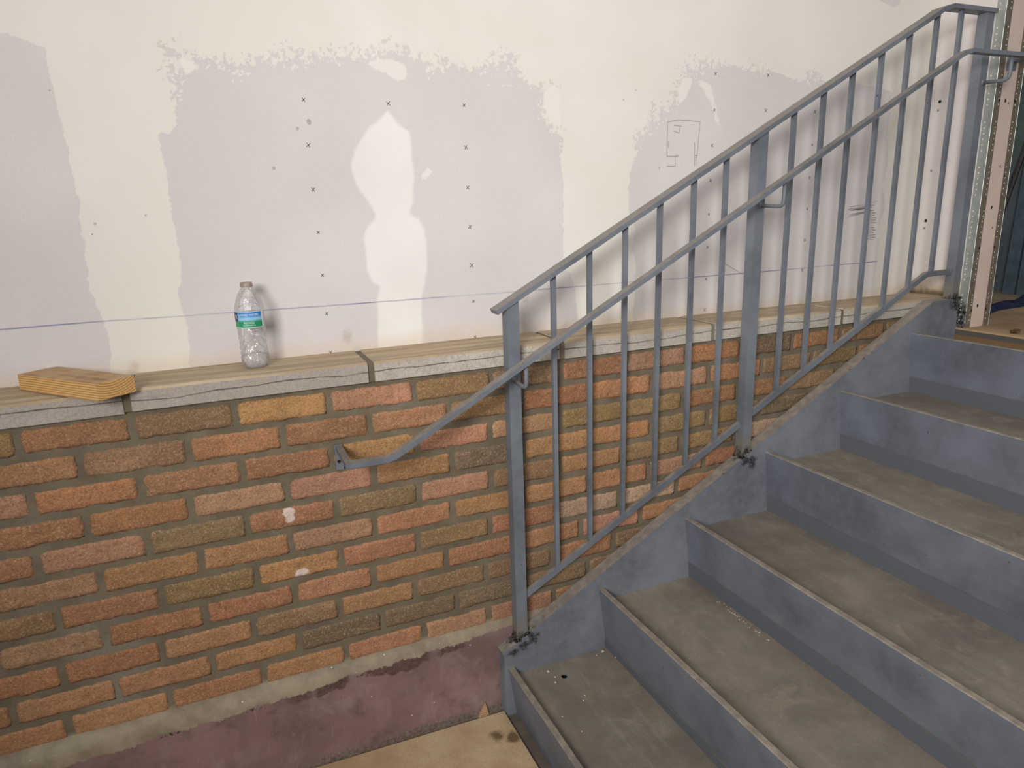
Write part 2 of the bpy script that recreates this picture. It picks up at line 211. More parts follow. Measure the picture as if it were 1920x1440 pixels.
def m_drywall():
    s=NT('taped_drywall'); bd=s.attr('board').outputs['Fac']; pt=s.attr('patch').outputs['Fac']; sm=s.attr('smear').outputs['Fac']; rg=s.attr('rough').outputs['Fac']; st=s.attr('stain').outputs['Fac']
    nf=s.noise(130,5,.62); nm=s.noise(38,4,.6); nl=s.noise(3,4,.55); nx=s.noise(1.2,3,.5); npap=s.noise(420,3,.6)
    e=s.math('ADD',s.math('MULTIPLY',s.math('SUBTRACT',nf,.5),.012),s.math('MULTIPLY',s.math('SUBTRACT',nm,.5),.018))
    big=s.math('MULTIPLY',s.math('MULTIPLY',s.math('ADD',s.math('SUBTRACT',nf,.5),s.math('SUBTRACT',s.noise(58,3,.5),.5)),.20),rg)
    fac=s.ss(s.math('ADD',s.math('ADD',bd,e),big),-.0006,.0016)
    mud=s.mix(s.ss(nl,.3,.7),srgb(218,212,202),srgb(225,220,212)); mud=s.mix(s.ss(nx,.35,.65,0,.5),mud,srgb(221,213,205))
    paper=s.mix(s.ss(nl,.3,.7),srgb(205,197,195),srgb(213,207,205)); paper=s.mix(s.ss(npap,.35,.7,0,.25),paper,srgb(190,182,178))
    c=s.mix(fac,mud,paper)
    e2=s.math('ADD',s.math('MULTIPLY',e,.35),0.0)
    c=s.mix(s.ss(s.math('ADD',pt,e2),-.004,.006),c,s.mix(s.ss(nl,.3,.7),srgb(221,216,211),srgb(230,226,221)))
    c=s.mix(s.ss(s.math('ADD',sm,s.math('MULTIPLY',e,1.1)),-.001,.003,0,.8),c,srgb(226,220,212))
    c=s.mix(s.ss(s.math('ADD',st,s.math('MULTIPLY',s.math('SUBTRACT',nm,.5),1.6)),.45,1.2,0,.5),c,srgb(160,142,112))
    z=s.sep(s.tc.outputs['Object'])[2]
    zz=s.math('ADD',z,s.math('MULTIPLY',s.math('SUBTRACT',s.noise(7,4,.6),.5),.05))
    c=s.mix(s.ss(zz,ZS+.045,ZS-.005,0,.40),c,srgb(196,178,146))
    s.col(c); s.rough(.9); s.b.inputs['Specular IOR Level'].default_value=.2
    s.bump(s.math('ADD',s.math('MULTIPLY',fac,-.6),s.math('MULTIPLY',npap,.08)),.25,.0012); return s.m
M['drywall']=m_drywall()
def m_board(name,a,b,stain=True):
    s=NT(name); n=s.noise(5,4,.6); n2=s.noise(300,3,.6); c=s.mix(s.ss(n,.3,.7),a,b); c=s.mix(s.ss(n2,.4,.7,0,.18),c,srgb(165,150,140))
    if stain:
        z=s.math('ADD',s.sep(s.tc.outputs['Object'])[2],s.math('MULTIPLY',s.math('SUBTRACT',s.noise(10,4,.6),.5),.06)); c=s.mix(s.ss(z,ZS+.07,ZS,0,.75),c,srgb(150,128,84)); c=s.mix(s.ss(z,ZS+.018,ZS,0,.8),c,srgb(70,54,34))
    s.col(c); s.rough(.9); return s.m
M['boardr']=m_board('bare_gypsum_board',srgb(214,206,203),srgb(223,216,212))
M['pink']=m_board('pinkish_gypsum_board',srgb(205,184,172),srgb(213,193,180),False)
def m_brick():
    s=NT('old_brick'); ca=s.attr('bcol').outputs['Color']; ed=s.attr('edge').outputs['Fac']; wh=s.attr('white').outputs['Fac']; pz=s.attr('pit').outputs['Fac']
    nf=s.noise(260,5,.68); nm=s.noise(55,5,.62); nl=s.noise(9,4,.6); ng=s.noise(110,3,.6); st=s.noise(1,4,.6,vec=s.mapping((16,10,60)))
    c=s.mix(s.ss(nl,.3,.72),s.mix(.62,ca,srgb(108,82,54),'MIX'),s.mix(.10,ca,srgb(214,150,100)))
    c=s.mix(s.ss(nl,.25,.6,.55,0),c,ca)
    c=s.mix(s.ss(st,.52,.75,0,.28),c,srgb(196,150,112))
    c=s.mix(s.ss(nf,.5,.72,0,.62),c,srgb(206,168,130)); c=s.mix(s.ss(nf,.5,.3,0,.72),c,srgb(98,70,48)); c=s.mix(s.ss(nm,.5,.75,0,.35),c,srgb(120,98,72)); 
    c=s.mix(s.math('MULTIPLY',s.ss(nm,.55,.68),s.math('MULTIPLY',s.ss(nf,.46,.6),pz)),c,srgb(50,38,32))
    c=s.mix(s.ss(s.vor(70),.10,.05,0,.5),c,srgb(226,204,176))
    c=s.mix(s.ss(s.math('ADD',wh,s.math('MULTIPLY',s.math('SUBTRACT',nm,.5),1.2)),.45,.7,0,.8),c,srgb(226,210,200))
    c=s.mix(s.ss(ng,.66,.74,0,.6),c,srgb(82,62,46))
    ee=s.math('ADD',ed,s.math('ADD',s.math('MULTIPLY',s.math('SUBTRACT',ng,.52),.014),s.math('MULTIPLY',s.math('SUBTRACT',nf,.5),.006)))
    c=s.mix(s.ss(ee,.0016,-.0008),c,s.mix(s.ss(ng,.35,.65),srgb(112,103,84),srgb(132,123,104)))
    c=s.mix(s.ss(s.noise(2.2,3,.5),.3,.7,.05,.22),c,srgb(122,99,70))
    hs=s.n('ShaderNodeHueSaturation'); hs.inputs['Saturation'].default_value=.97; hs.inputs['Value'].default_value=1.02; s.l(c,hs.inputs['Color']); c=hs.outputs[0]
    s.col(c); s.rough(.93); s.b.inputs['Specular IOR Level'].default_value=.2
    s.bump(s.math('ADD',s.math('MULTIPLY',nf,.9),s.math('ADD',ng,s.math('MULTIPLY',nm,s.math('ADD',1.,pz)))),.55,.0035); return s.m
M['brick']=m_brick()
def m_mortar():
    s=NT('grey_mortar'); n=s.noise(14,4,.6); n2=s.noise(170,4,.65); n3=s.noise(3,3,.5)
    c=s.mix(s.ss(n,.3,.7),srgb(98,87,70),srgb(116,104,86)); c=s.mix(s.ss(n3,.58,.72,0,.5),c,srgb(142,137,124)); c=s.mix(s.ss(n2,.4,.7,0,.25),c,srgb(88,78,62))
    z=s.sep(s.tc.outputs['Object'])[2]; c=s.mix(s.ss(z,.118,.106,0,.75),c,srgb(142,132,113))
    s.col(c); s.rough(.95); s.bump(s.math('ADD',n2,n),.4,.003); return s.m
M['mortar']=m_mortar()
def m_stone():
    s=NT('ledge_stone'); nf=s.noise(230,4,.7); nl=s.noise(4,4,.6); st=s.noise(1,5,.65,vec=s.mapping((7,7,70)))
    x,y,z=s.sep(s.tc.outputs['Object'])
    c=s.mix(s.ss(nl,.3,.7),srgb(172,163,152),srgb(194,186,173)); c=s.mix(s.ss(x,-.26,-.30,0,.7),c,srgb(156,145,136)); c=s.mix(s.ss(nf,.42,.66,0,.55),c,srgb(132,122,112)); c=s.mix(s.ss(st,.6,.72,0,.35),c,srgb(120,110,100))
    c=s.mix(s.ss(s.noise(11,4,.6),.55,.7,0,.4),c,srgb(146,136,128))
    # dark lengthwise seam in the stone face, wandering
    w=s.math('ADD',z,s.math('ADD',s.math('MULTIPLY',s.math('SUBTRACT',s.noise(3.5,3,.5,vec=s.mapping((1,.05,0))),.5),.034),s.math('MULTIPLY',s.math('SUBTRACT',nf,.5),.003)))
    seam=s.ss(s.math('ABSOLUTE',s.math('SUBTRACT',w,ZS-.0215)),s.ss(s.noise(8,3,.6,vec=s.mapping((1,0,0))),.35,.7,.0010,.0034),.0004)
    c=s.mix(s.math('MULTIPLY',seam,s.ss(s.noise(5,3,.6,vec=s.mapping((1,0,0))),.34,.5,.15,.85)),c,srgb(66,58,58))
    top=s.ss(s.up(),.5,.8)
    d=s.mix(s.ss(s.noise(1,4,.6,vec=s.mapping((4,40,4))),.35,.7),srgb(156,136,108),srgb(188,169,140))
    c=s.mix(s.math('MULTIPLY',top,.9),c,d)
    s.col(c); s.rough(.92); s.bump(s.math('ADD',nf,st),.35,.0022); return s.m
M['stone']=m_stone()
def m_purple():
    s=NT('worn_purple_paint'); n=s.noise(3.2,5,.62); n2=s.noise(16,5,.65); n3=s.noise(120,4,.7); sc=s.noise(1,5,.7,vec=s.mapping((60,60,7),(0,.25,0)))
    x,y,z=s.sep(s.tc.outputs['Object'])
    c=s.mix(s.ss(n,.3,.7),srgb(104,84,80),srgb(138,108,105)); c=s.mix(s.ss(n2,.5,.75,0,.7),c,srgb(92,75,70)); c=s.mix(s.ss(s.noise(5.5,5,.7,dist=.6),.53,.68,0,.55),c,srgb(146,126,120)); c=s.mix(s.ss(sc,.60,.74,0,.5),c,srgb(172,150,142)); c=s.mix(s.ss(n3,.6,.75,0,.3),c,srgb(92,74,68))
    e=s.math('ADD',z,s.math('ADD',s.math('MULTIPLY',s.math('SUBTRACT',n2,.5),.03),s.math('MULTIPLY',s.math('SUBTRACT',n3,.5),.02)))
    e=s.math('SUBTRACT',e,s.math('MULTIPLY',x,.034))
    lay=s.math('ADD',e,s.math('MULTIPLY',s.math('SUBTRACT',s.noise(9,3,.5),.5),.05))
    c=s.mix(s.math('MULTIPLY',s.math('MULTIPLY',s.ss(s.math('ADD',lay,s.math('MULTIPLY',s.math('SUBTRACT',n2,.5),.04)),.062,.067),s.ss(s.math('ADD',x,s.math('MULTIPLY',n2,.2)),-.50,-.36,.12,1.)),s.ss(s.noise(4.3,4,.6,vec=s.mapping((1,.3,.3))),.44,.50)),c,s.mix(s.ss(n3,.3,.7),srgb(74,52,47),srgb(100,74,68)))
    cem=s.mix(s.ss(n2,.3,.7),srgb(124,111,92),srgb(152,139,118))
    c=s.mix(s.ss(e,.0845,.0865),c,cem)
    blk=s.math('MULTIPLY',s.ss(s.math('ABSOLUTE',s.math('SUBTRACT',e,.0835)),.007,.003),s.math('MULTIPLY',s.ss(n3,.5,.58),s.ss(s.noise(6,3,.5,vec=s.mapping((1,0,0))),.5,.58)))
    c=s.mix(blk,c,srgb(40,34,30))
    g=s.math('ADD',z,s.math('MULTIPLY',s.math('SUBTRACT',n2,.5),.05))
    c=s.mix(s.math('MULTIPLY',s.ss(g,-.118,-.135),s.ss(n,.42,.58,.35,.9)),c,s.mix(s.ss(n3,.35,.65),srgb(88,74,64),srgb(128,114,100)))
    c=s.mix(s.ss(s.noise(7,4,.6,vec=s.mapping((1,1,.35))),.6,.72,0,.35),c,srgb(160,140,132))
    c=s.mix(s.ss(s.vor(22),.05,.028,0,.85),c,srgb(216,208,196))
    fl=s.mix(s.ss(n2,.3,.7),srgb(92,82,72),srgb(112,100,88))
    c=s.mix(s.ss(s.up(),.4,.7),c,s.mix(s.ss(e,.07,.09),fl,c))
    s.col(c); s.rough(.7); s.bump(s.math('ADD',n3,n2),.3,.003); return s.m
M['purple']=m_purple()
def m_fboard():
    s=NT('floor_protection_board'); n=s.noise(9,5,.6); n2=s.noise(200,4,.75); n3=s.noise(4.5,2,.4)
    c=s.mix(s.ss(n,.3,.7),srgb(172,147,114),srgb(190,167,133)); c=s.mix(s.ss(n2,.45,.7,0,.3),c,srgb(126,103,76))
    x,y,z=s.sep(s.tc.outputs['Object']); c=s.mix(s.ss(s.math('ADD',x,s.math('MULTIPLY',n,.3)),.0,-.45,0,.5),c,srgb(158,122,84))
    c=s.spots(c,[((-.06,-.07,-.142),.028),((-.025,-.085,-.142),.026),((-.16,-.17,-.142),.012)],srgb(108,86,60),.9,30)
    s.col(c); s.rough(.9); s.bump(n2,.3,.002); return s.m
M['fboard']=m_fboard()
def m_wood(name,a,b,ring,axis,center,topdirt=True):
    s=NT(name); x,y,z=s.sep(s.tc.outputs['Object']); n=s.noise(6,3,.5,vec=s.mapping((.5,1,1))); nf=s.noise(1,4,.6,vec=s.mapping((30,260,260)))
    dy=s.math('SUBTRACT',y,center[0]); dz=s.math('SUBTRACT',z,center[1])
    r=s.math('SQRT',s.math('ADD',s.math('POWER',dy,2.),s.math('POWER',dz,2.)))
    r=s.math('ADD',r,s.math('MULTIPLY',s.math('SUBTRACT',n,.5),.012))
    ph=s.math('FRACT',s.math('DIVIDE',r,ring))
    g=s.ss(ph,.60,.86); g2=s.ss(ph,.99,.90)
    c=s.mix(s.math('MULTIPLY',g,g2),a,b); c=s.mix(s.ss(nf,.5,.7,0,.2),c,srgb(120,84,48))
    if topdirt:
        dn=s.noise(20,4,.6); c=s.mix(s.math('MULTIPLY',s.ss(s.up(),.5,.8),s.ss(dn,.3,.7,.6,.9)),c,s.mix(s.ss(dn,.35,.65),srgb(140,112,82),srgb(176,150,116)))
    s.col(c); s.rough(.75); return s.m
M['lumber']=m_wood('pine_lumber',srgb(212,166,105),srgb(128,86,46),.0052,'x',(.035,.115))
M['shim']=m_wood('shim_wood',srgb(186,150,112),srgb(140,108,76),.004,'x',(.1,.1),False)
def m_galv(name,c,soot=()):
    s=NT(name); n=s.vor(60); n2=s.noise(40,4,.6); k=s.mix(s.ss(n2,.3,.7),tuple(v*.85 for v in c[:3])+(1,),c)
    if soot:
        k0=k; k=s.spots(k,soot,srgb(34,30,28),1.1,40); k=s.mix(s.ss(s.noise(110,4,.6),.42,.6,.95,.45),k0,k)
    s.col(k); s.rough(.45); s.b.inputs['Metallic'].default_value=.55; return s.m
M['galv']=m_galv('galvanised_bead',srgb(180,184,180),[((1.646,.02,.79),.045),((1.646,.012,.75),.05)])
M['galvb']=m_galv('galvanised_bead_painted_shade',srgb(150,138,122))  # same bead metal, shade painted in as a darker brown for the end-face legs
M['dimple']=m_plain('bead_dimple',srgb(232,228,220),.5)
def m_land():
    s=NT('landing_subfloor'); n=s.noise(5,5,.6); n2=s.noise(60,5,.7); x,y,z=s.sep(s.tc.outputs['Object'])
    c=s.mix(s.ss(n,.3,.7),srgb(140,112,84),srgb(172,146,114)); c=s.mix(s.ss(n2,.6,.75,0,.5),c,srgb(206,188,158)); c=s.mix(s.ss(x,1.66,1.615,0,.9),c,srgb(206,172,128))
    c=s.mix(s.ss(x,2.2,2.6,0,.7),c,srgb(120,112,100))
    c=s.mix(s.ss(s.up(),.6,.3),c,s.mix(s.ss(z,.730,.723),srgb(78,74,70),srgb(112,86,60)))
    s.col(c); s.rough(.9); s.bump(n2,.3,.003); return s.m
M['land']=m_land()
M['farwall']=m_plain('dark_sheeting',srgb(84,92,98),.7,0,3,.3)
M['fargreen']=m_plain('green_grey_sheeting',srgb(74,88,84),.7,0,8,.25)
M['tarp']=m_plain('blue_tarp',srgb(60,70,104),.6,0,30,.35,.3)
M['rod']=m_plain('dark_steel_rod',srgb(60,56,54),.5,.3)
M['stud']=m_plain('blue_grey_steel_stud',srgb(86,99,108),.45,.5,20,.2)
M['scrap']=m_plain('brown_scrap',srgb(92,62,38),.9,0,60,.4)
M['crumb']=m_plain('mortar_crumb',srgb(190,180,160),.95,0,200,.2,.3)
M['capm']=m_plain('dusty_bottle_mouth',srgb(150,134,122),.5,0,60,.25)
M['white']=m_plain('label_white_print',srgb(238,240,240),.5,0,30,.02)
M['navy']=m_plain('label_navy',srgb(34,36,66),.4,0,30,.05)
def m_label():
    s=NT('bottle_label_print'); z=s.sep(s.tc.outputs['Object'])[2]; n=s.math('ADD',z,s.math('MULTIPLY',s.math('SUBTRACT',s.noise(60,3,.5),.5),.004))
    c=s.mix(s.ss(n,.1165,.1255),srgb(40,140,98),srgb(150,196,226)); c=s.mix(s.ss(n,.124,.134),c,srgb(52,128,196)); c=s.mix(s.ss(z,.1046,.1040),c,srgb(200,236,220)); c=s.mix(s.ss(z,.1412,.1418),c,srgb(214,230,236))
    s.col(c); s.rough(.35); return s.m
M['label']=m_label()
def m_pet(name,tint=.93,fr=.16,white=.05):
    s=NT(name); tr=s.n('ShaderNodeBsdfTransparent'); tr.inputs[0].default_value=(tint,tint,tint*1.005,1); gl=s.n('ShaderNodeBsdfGlossy'); gl.inputs['Roughness'].default_value=.04
    df=s.n('ShaderNodeBsdfDiffuse'); df.inputs[0].default_value=(.95,.95,.95,1)
    lw=s.n('ShaderNodeLayerWeight'); lw.inputs[0].default_value=.32; n=s.noise(90,2,.5); b=s.n('ShaderNodeBump'); b.inputs['Strength'].default_value=.8; b.inputs['Distance'].default_value=.006; s.l(n,b.inputs['Height']); s.l(b.outputs[0],gl.inputs['Normal']); s.l(b.outputs[0],lw.inputs['Normal'])
    m1=s.n('ShaderNodeMixShader'); m1.inputs[0].default_value=white; s.l(tr.outputs[0],m1.inputs[1]); s.l(df.outputs[0],m1.inputs[2])
    m2=s.n('ShaderNodeMixShader'); s.l(s.math('ADD',s.math('MULTIPLY',lw.outputs['Fresnel'],.55),fr*.4),m2.inputs[0]); s.l(m1.outputs[0],m2.inputs[1]); s.l(gl.outputs[0],m2.inputs[2]); s.l(m2.outputs[0],s.out.inputs[0]); return s.m
M['pet']=m_pet('clear_plastic',.99,.2,.07)
M['petw']=m_pet('water_in_bottle',.998,.05,.16)

# ------------------------------------------------------------------ signed distance to polygons
def sdf(X,Z,poly):
    P=np.array(poly); n=len(P); d=np.full(X.shape,1e9); ins=np.zeros(X.shape,bool)
    for i in range(n):
        a=P[i]; b=P[(i+1)%n]; e=b-a; w0=X-a[0]; w1=Z-a[1]
        t=np.clip((w0*e[0]+w1*e[1])/max(1e-12,e@e),0,1); d=np.minimum(d,(w0-e[0]*t)**2+(w1-e[1]*t)**2)
        if abs(e[1])>1e-12:
            c=((a[1]>Z)!=(b[1]>Z))&(X<(b[0]-a[0])*(Z-a[1])/(b[1]-a[1])+a[0]); ins^=c
    d=np.sqrt(d); return np.where(ins,d,-d)

# ------------------------------------------------------------------ setting: drywall
def build_drywall():
    x0,x1,z0,z1=-2.3,XR,ZS-.006,2.3; st=.011
    xs=np.linspace(x0,x1,int((x1-x0)/st)); zs=np.linspace(z0,z1,int((z1-z0)/st)); X,Z=np.meshgrid(xs,zs); nx,nz=len(xs),len(zs)
    board=np.max([sdf(X,Z,p) for p in D['board']],axis=0); patch=np.max([sdf(X,Z,p) for p in D['patch']],axis=0); smear=np.max([sdf(X,Z,p) for p in D['smear']],axis=0)
    rough=np.zeros_like(X)
    for (px,pz,r) in D['rough']: rough=np.maximum(rough,np.clip(1.15-np.hypot(X-px,Z-pz)/r,0,1))
    stain=np.zeros_like(X)
    for (px,pz,r) in D['stain']: stain=np.maximum(stain,np.clip(1.2-np.hypot(X-px,Z-pz)/r,0,1))
    verts=[(float(x),YW,float(z)) for x,z in zip(X.ravel(),Z.ravel())]; nv=len(verts)
    faces=[(r*nx+c,r*nx+c+1,(r+1)*nx+c+1,(r+1)*nx+c) for r in range(nz-1) for c in range(nx-1)]
    # back of the board
    k=len(verts); verts+=[(x0,YW+.12,z0),(x1,YW+.12,z0),(x1,YW+.12,z1),(x0,YW+.12,z1)]; faces+=[(k+3,k+2,k+1,k)]
    faces+=[tuple([k,k+1]+[c for c in range(nx-1,-1,-1)]),tuple([k+2,k+3]+[(nz-1)*nx+c for c in range(nx)]),tuple([k+3,k]+[r*nx for r in range(nz)]),tuple([k+1,k+2]+[r*nx+nx-1 for r in range(nz-1,-1,-1)])]
    mi=[0]*len(faces)
    bm=bmesh.new(); y=YW-.0006
    for (px,pz) in D['X']:
        a=.0057*random.uniform(.8,1.15); t=random.uniform(-.2,.2)
        for th in (math.radians(48)+t,math.radians(-50)+t):
            dx,dz=a*math.cos(th),a*math.sin(th); ribbon(bm,[(px-dx,pz-dz),(px+dx,pz+dz)],.0013,y,2)
    for pl in D['pencil']: ribbon(bm,pl,.0011,y,1)
    for pl in D['scrib']: ribbon(bm,pl,.0009,y,1)
    for pl in D['chalk']: ribbon(bm,pl,.0028,y-.0002,3)
    for (px,pz,r) in D['spots']:
        f=bm.faces.new([bm.verts.new((px+r*.6*math.cos(t)*random.uniform(.7,1.1),y,pz+r*.6*math.sin(t)*random.uniform(.7,1.1))) for t in [i*math.pi/4 for i in range(8)]]); f.material_index=4
    bm.verts.ensure_lookup_table(); off=len(verts)
    for i,v in enumerate(bm.verts): v.index=i
    verts+=[tuple(v.co) for v in bm.verts]
    for f in bm.faces: faces.append(tuple(off+v.index for v in f.verts)); mi.append(f.material_index)
    bm.free()
    me=bpy.data.meshes.new('wall_back'); me.from_pydata(verts,[],faces)
    for m in (M['drywall'],M['pencil'],M['ink'],M['chalk'],m_plain('wall_scuff',srgb(176,168,160),.9)): me.materials.append(m)
    me.polygons.foreach_set('material_index',mi)
    for nm,arr in (('board',board),('patch',patch),('smear',smear),('rough',rough),('stain',stain)):
        a=me.attributes.new(nm,'FLOAT','POINT'); full=np.full(len(verts),-1.0 if nm in('board','patch','smear') else 0.,dtype=np.float32); full[:nv]=arr.ravel(); a.data.foreach_set('value',full)
    o=bpy.data.objects.new('wall_back',me); C.objects.link(o); struct(o)
build_drywall()

# ------------------------------------------------------------------ setting: brick wall
PAL={'o':(178,125,86),'r':(165,109,77),'p':(182,133,106),'y':(180,129,84),'b':(132,109,82),'k':(140,113,75),'g':(104,97,84),'l':(200,170,142),'d':(122,100,82)}
ROWS={1: 'k r b y p k d r p r g r b b b o r o r', 2: 'o b o r o k r o p o b b r r o b o r o r', 3: 'p o o r y p p k k r r b y o r o b o o o', 4: 'r r p p o g y y k k g g y r o b o r o r', 5: 'r p b r b p k y b k l l o r o b o o r o', 6: 'p o o p o y y o p r r o o b o r o o r o', 7: 'k r k y o k r l l o r o b o o r o o r o', 8: 'p r r o o r o p o o b r o o r o b o o r', 9: 'o r o b o b b r d b o r o o b o r o o r', 10: 'o o o o g g g b b o r o o b o r o o r o', 11: 'o o o o o p p r b o r o o b o r o o r o'}
def build_bricks():
    L=.2195*KW; bm=bmesh.new(); edge=bm.verts.layers.float.new('edge'); wl=bm.verts.layers.float.new('white'); pl=bm.verts.layers.float.new('pit'); cl=bm.verts.layers.float_color.new('bcol')
    # mortar face (grid with a soft waviness)
    x0,x1,z0,z1=-2.3,XR,.104,ZSB; nx,nz=290,56; g=[]
    for j in range(nz+1):
        row=[]
        for i in range(nx+1):
            x=x0+(x1-x0)*i/nx; z=z0+(z1-z0)*j/nz
            y=YB+.0025+.0014*noise.noise(Vector((x*22,z*22,1)))
            row.append(bm.verts.new((x,y,z)))
        g.append(row)
    for j in range(nz):
        for i in range(nx):
            f=bm.faces.new((g[j][i],g[j][i+1],g[j+1][i+1],g[j+1][i])); f.material_index=1; f.smooth=True
    box(bm,x0,x1,YB+.012,YB+.30,-.2,ZSB,1)
    for k in range(1,12):
        js=list(D['joints'][str(k)])
        left=js[0]; first=0
        js2=[js[0]-L*(i+1) for i in range(6)][::-1]; 
        while js[-1]+L<2.0: js.append(js[-1]+L)
        allj=js2+js; n0=len(js2)
        zc=D['zb']-(k-1)*D['Hc']; row=ROWS[k].split()
        # colour list starts at the brick left of the first observed joint
        for i in range(len(allj)-1):
            a,b=allj[i],allj[i+1]
            if b<-2.2 or a>XR-.02: continue
            gx=(.0070+random.uniform(-.0014,.0014))*KW; xa=max(a+gx,-2.29); xb=min(b-gx,XR-.003); hh=(.0286+random.uniform(-.0014,.0008))*KW; za,zb=zc-hh+random.uniform(-.001,.001),zc+hh
            idx=i-(n0-1); ch=row[idx] if 0<=idx<len(row) else random.choice('ooorrbpyk')
            base=Vector(PAL[ch]); base=base*random.uniform(.94,1.05)+Vector((random.uniform(-5,5),random.uniform(-5,5),random.uniform(-4,4)))
            col=srgb(*[max(10,min(250,v)) for v in base]); pit={'d':1.,'g':.5,'l':.7,'r':.55}.get(ch,random.choice((.05,.1,.35,.6)))
            seed=random.uniform(0,99); NX=26 if b>-1.35 else 8; NZ=8; G=[]
            tilt=random.uniform(-.0012,.0012)
            for q in range(NZ+1):
                row_=[]
                for p in range(NX+1):
                    u,v=p/NX,q/NZ
                    x=xa+(xb-xa)*u; z=za+(zb-za)*v+tilt*(u-.5)
                    e=min(x-xa,xb-x,z-za,zb-z)
                    # irregular outline
                    wx=1-min(1,min(u,1-u)*(xb-xa)/.02); wz=1-min(1,min(v,1-v)*(zb-za)/.016)
                    x+=wx*.003*noise.noise(Vector((z*60,seed,u*2))); z+=wz*.0032*noise.noise(Vector((x*38,seed+7,v*2)))
                    cd=max(0,1-math.hypot(min(u,1-u)*(xb-xa),min(v,1-v)*(zb-za))/.012)
                    x+=(1 if u<.5 else -1)*cd*.0008; z+=(1 if v<.5 else -1)*cd*.0008
                    rel=1-max(0,1-e/.0026)**2
                    y=YB+.0025-.0027*rel+.0013*noise.noise(Vector((x*45,z*45,seed)))+.0009*noise.noise(Vector((x*140,z*140,seed)))
                    vv=bm.verts.new((x,y,z)); vv[edge]=max(0,e); vv[pl]=pit; vv[cl]=col
                    vv[wl]=max([0]+[1.2-math.hypot(x-wx_,z-wz_)/(r_*.8) for wx_,wz_,r_ in D['brickwhite']])
                    row_.append(vv)
                G.append(row_)
            for q in range(NZ):
                for p in range(NX):
                    f=bm.faces.new((G[q][p],G[q][p+1],G[q+1][p+1],G[q+1][p])); f.smooth=True
            rim=[G[0][p] for p in range(NX)]+[G[q][NX] for q in range(NZ)]+[G[NZ][p] for p in range(NX,0,-1)]+[G[q][0] for q in range(NZ,0,-1)]
            bk=[]
            for v in rim:
                w=bm.verts.new((v.co.x,YB+.0075,v.co.z)); w[cl]=col; w[edge]=0; bk.append(w)
            for i2 in range(len(rim)): bm.faces.new((rim[i2],bk[i2],bk[(i2+1)%len(rim)],rim[(i2+1)%len(rim)]))
    # mortar between the ledge stones
    for xj in SILLJ: box(bm,xj-.0075,xj+.0075,YS+.004,YW-.002,ZSB-.0005,ZS-.002,1)
    obj.norecalc=True; o=obj('wall_lower',bm,[M['brick'],M['mortar']]); obj.norecalc=False; struct(o)
SILLJ=[-1.74,-1.255]+D['silljx']
build_bricks()

# ledge stones
def stones():
    e=[-2.3]+SILLJ+[XR]; k=0
    for i in range(len(e)-1):
        a=e[i]+(.0075 if i else 0); b=e[i+1]-(.0075 if i<len(e)-2 else 0); bm=bmesh.new()
        dz=-.0035 if i==2 else random.uniform(-.0008,.0008); dy=.002 if i==2 else random.uniform(-.001,.001)
        N=max(4,int((b-a)/.035)); V=[]
        for s in range(N+1):
            x=a+(b-a)*s/N; w=.0016*noise.noise(Vector((x*9,i,0))); w2=.0012*noise.noise(Vector((x*14,i,5)))
            V.append([bm.verts.new(c) for c in ((x,YS+dy+w,ZSB+dz),(x,YW+.0,ZSB+dz),(x,YW+.0,ZS+dz*.3),(x,YS+.006+dy+w,ZS+dz+w2),(x,YS+dy+w,ZS-.005+dz))])
        for s in range(N):
            for q in range(5): bm.faces.new((V[s][q],V[s][(q+1)%5],V[s+1][(q+1)%5],V[s+1][q]))
        bm.faces.new(V[0][::-1]); bm.faces.new(V[-1]); k+=1
        struct(obj('trim_%d'%k,bm,M['stone']))
stones()

# ------------------------------------------------------------------ setting: purple base, floors, right-hand wall, far wall
bm=bmesh.new()
N=90; prof=[(YB+.0045,.108),(YB-.003,.105),(YB-.011,.098),(.036,.088),(.0335,.07),(.033,.03),(.033,-.05),(.0325,-.12),(.031,ZF+.001),(.031,ZF-.06),(YB+.02,ZF-.06),(YB+.02,.108)]
R=[]
for s in range(N+1):
    x=-2.3+(1.6+2.3)*s/N; R.append([bm.verts.new((x,y+((.002+.003*noise.noise(Vector((x*7,y*20,z*9)))) if i<8 else 0),z+(.004*noise.noise(Vector((x*11,3,i)))if i in(1,2,3) else 0))) for i,(y,z) in enumerate(prof)])
for s in range(N):
    for q in range(len(prof)):
        f=bm.faces.new((R[s][q],R[s][(q+1)%len(prof)],R[s+1][(q+1)%len(prof)],R[s+1][q])); f.smooth=q<8
bm.faces.new(R[0][::-1]); bm.faces.new(R[-1])
struct(obj('baseboard_back',bm,M['purple']))
bm=bmesh.new(); box(bm,-3.2,1.6,-4.2,.034,ZF-.08,ZF); struct(obj('floor',bm,M['purple']))
bm=bmesh.new(); box(bm,1.6115,4.6,-1.75,.044,ZL-.10,ZL); box(bm,XR+.001,4.6,.044,1.3,ZL-.10,ZL); struct(obj('floor.001',bm,M['land']))
bm=bmesh.new(); box(bm,1.62,1.68,-1.75,.044,ZF-.08,ZL-.10); struct(obj('wall_under_landing',bm,M['mortar']))
CX0,CX1,CY=XR,1.765,0.0
bm=bmesh.new(); box(bm,CX0,CX1,CY,YW+.13,ZL,2.3,0)
for f in bm.faces:
    if f.calc_center_median().y<CY+.001: f.material_index=1
def disc(o,a,b,r,rz,mat):
    f=bm.faces.new([bm.verts.new(o+a*r*math.cos(t)+b*rz*math.sin(t)) for t in [k*math.pi/6 for k in range(12)]]); f.material_index=mat
for (y,z) in D['RX']:
    a=.0055
    for th in (.8,-.85): ribbon(bm,[(y-a*math.cos(th),z-a*math.sin(th)),(y+a*math.cos(th),z+a*math.sin(th))],.0014,XR-.0006,2,'x')
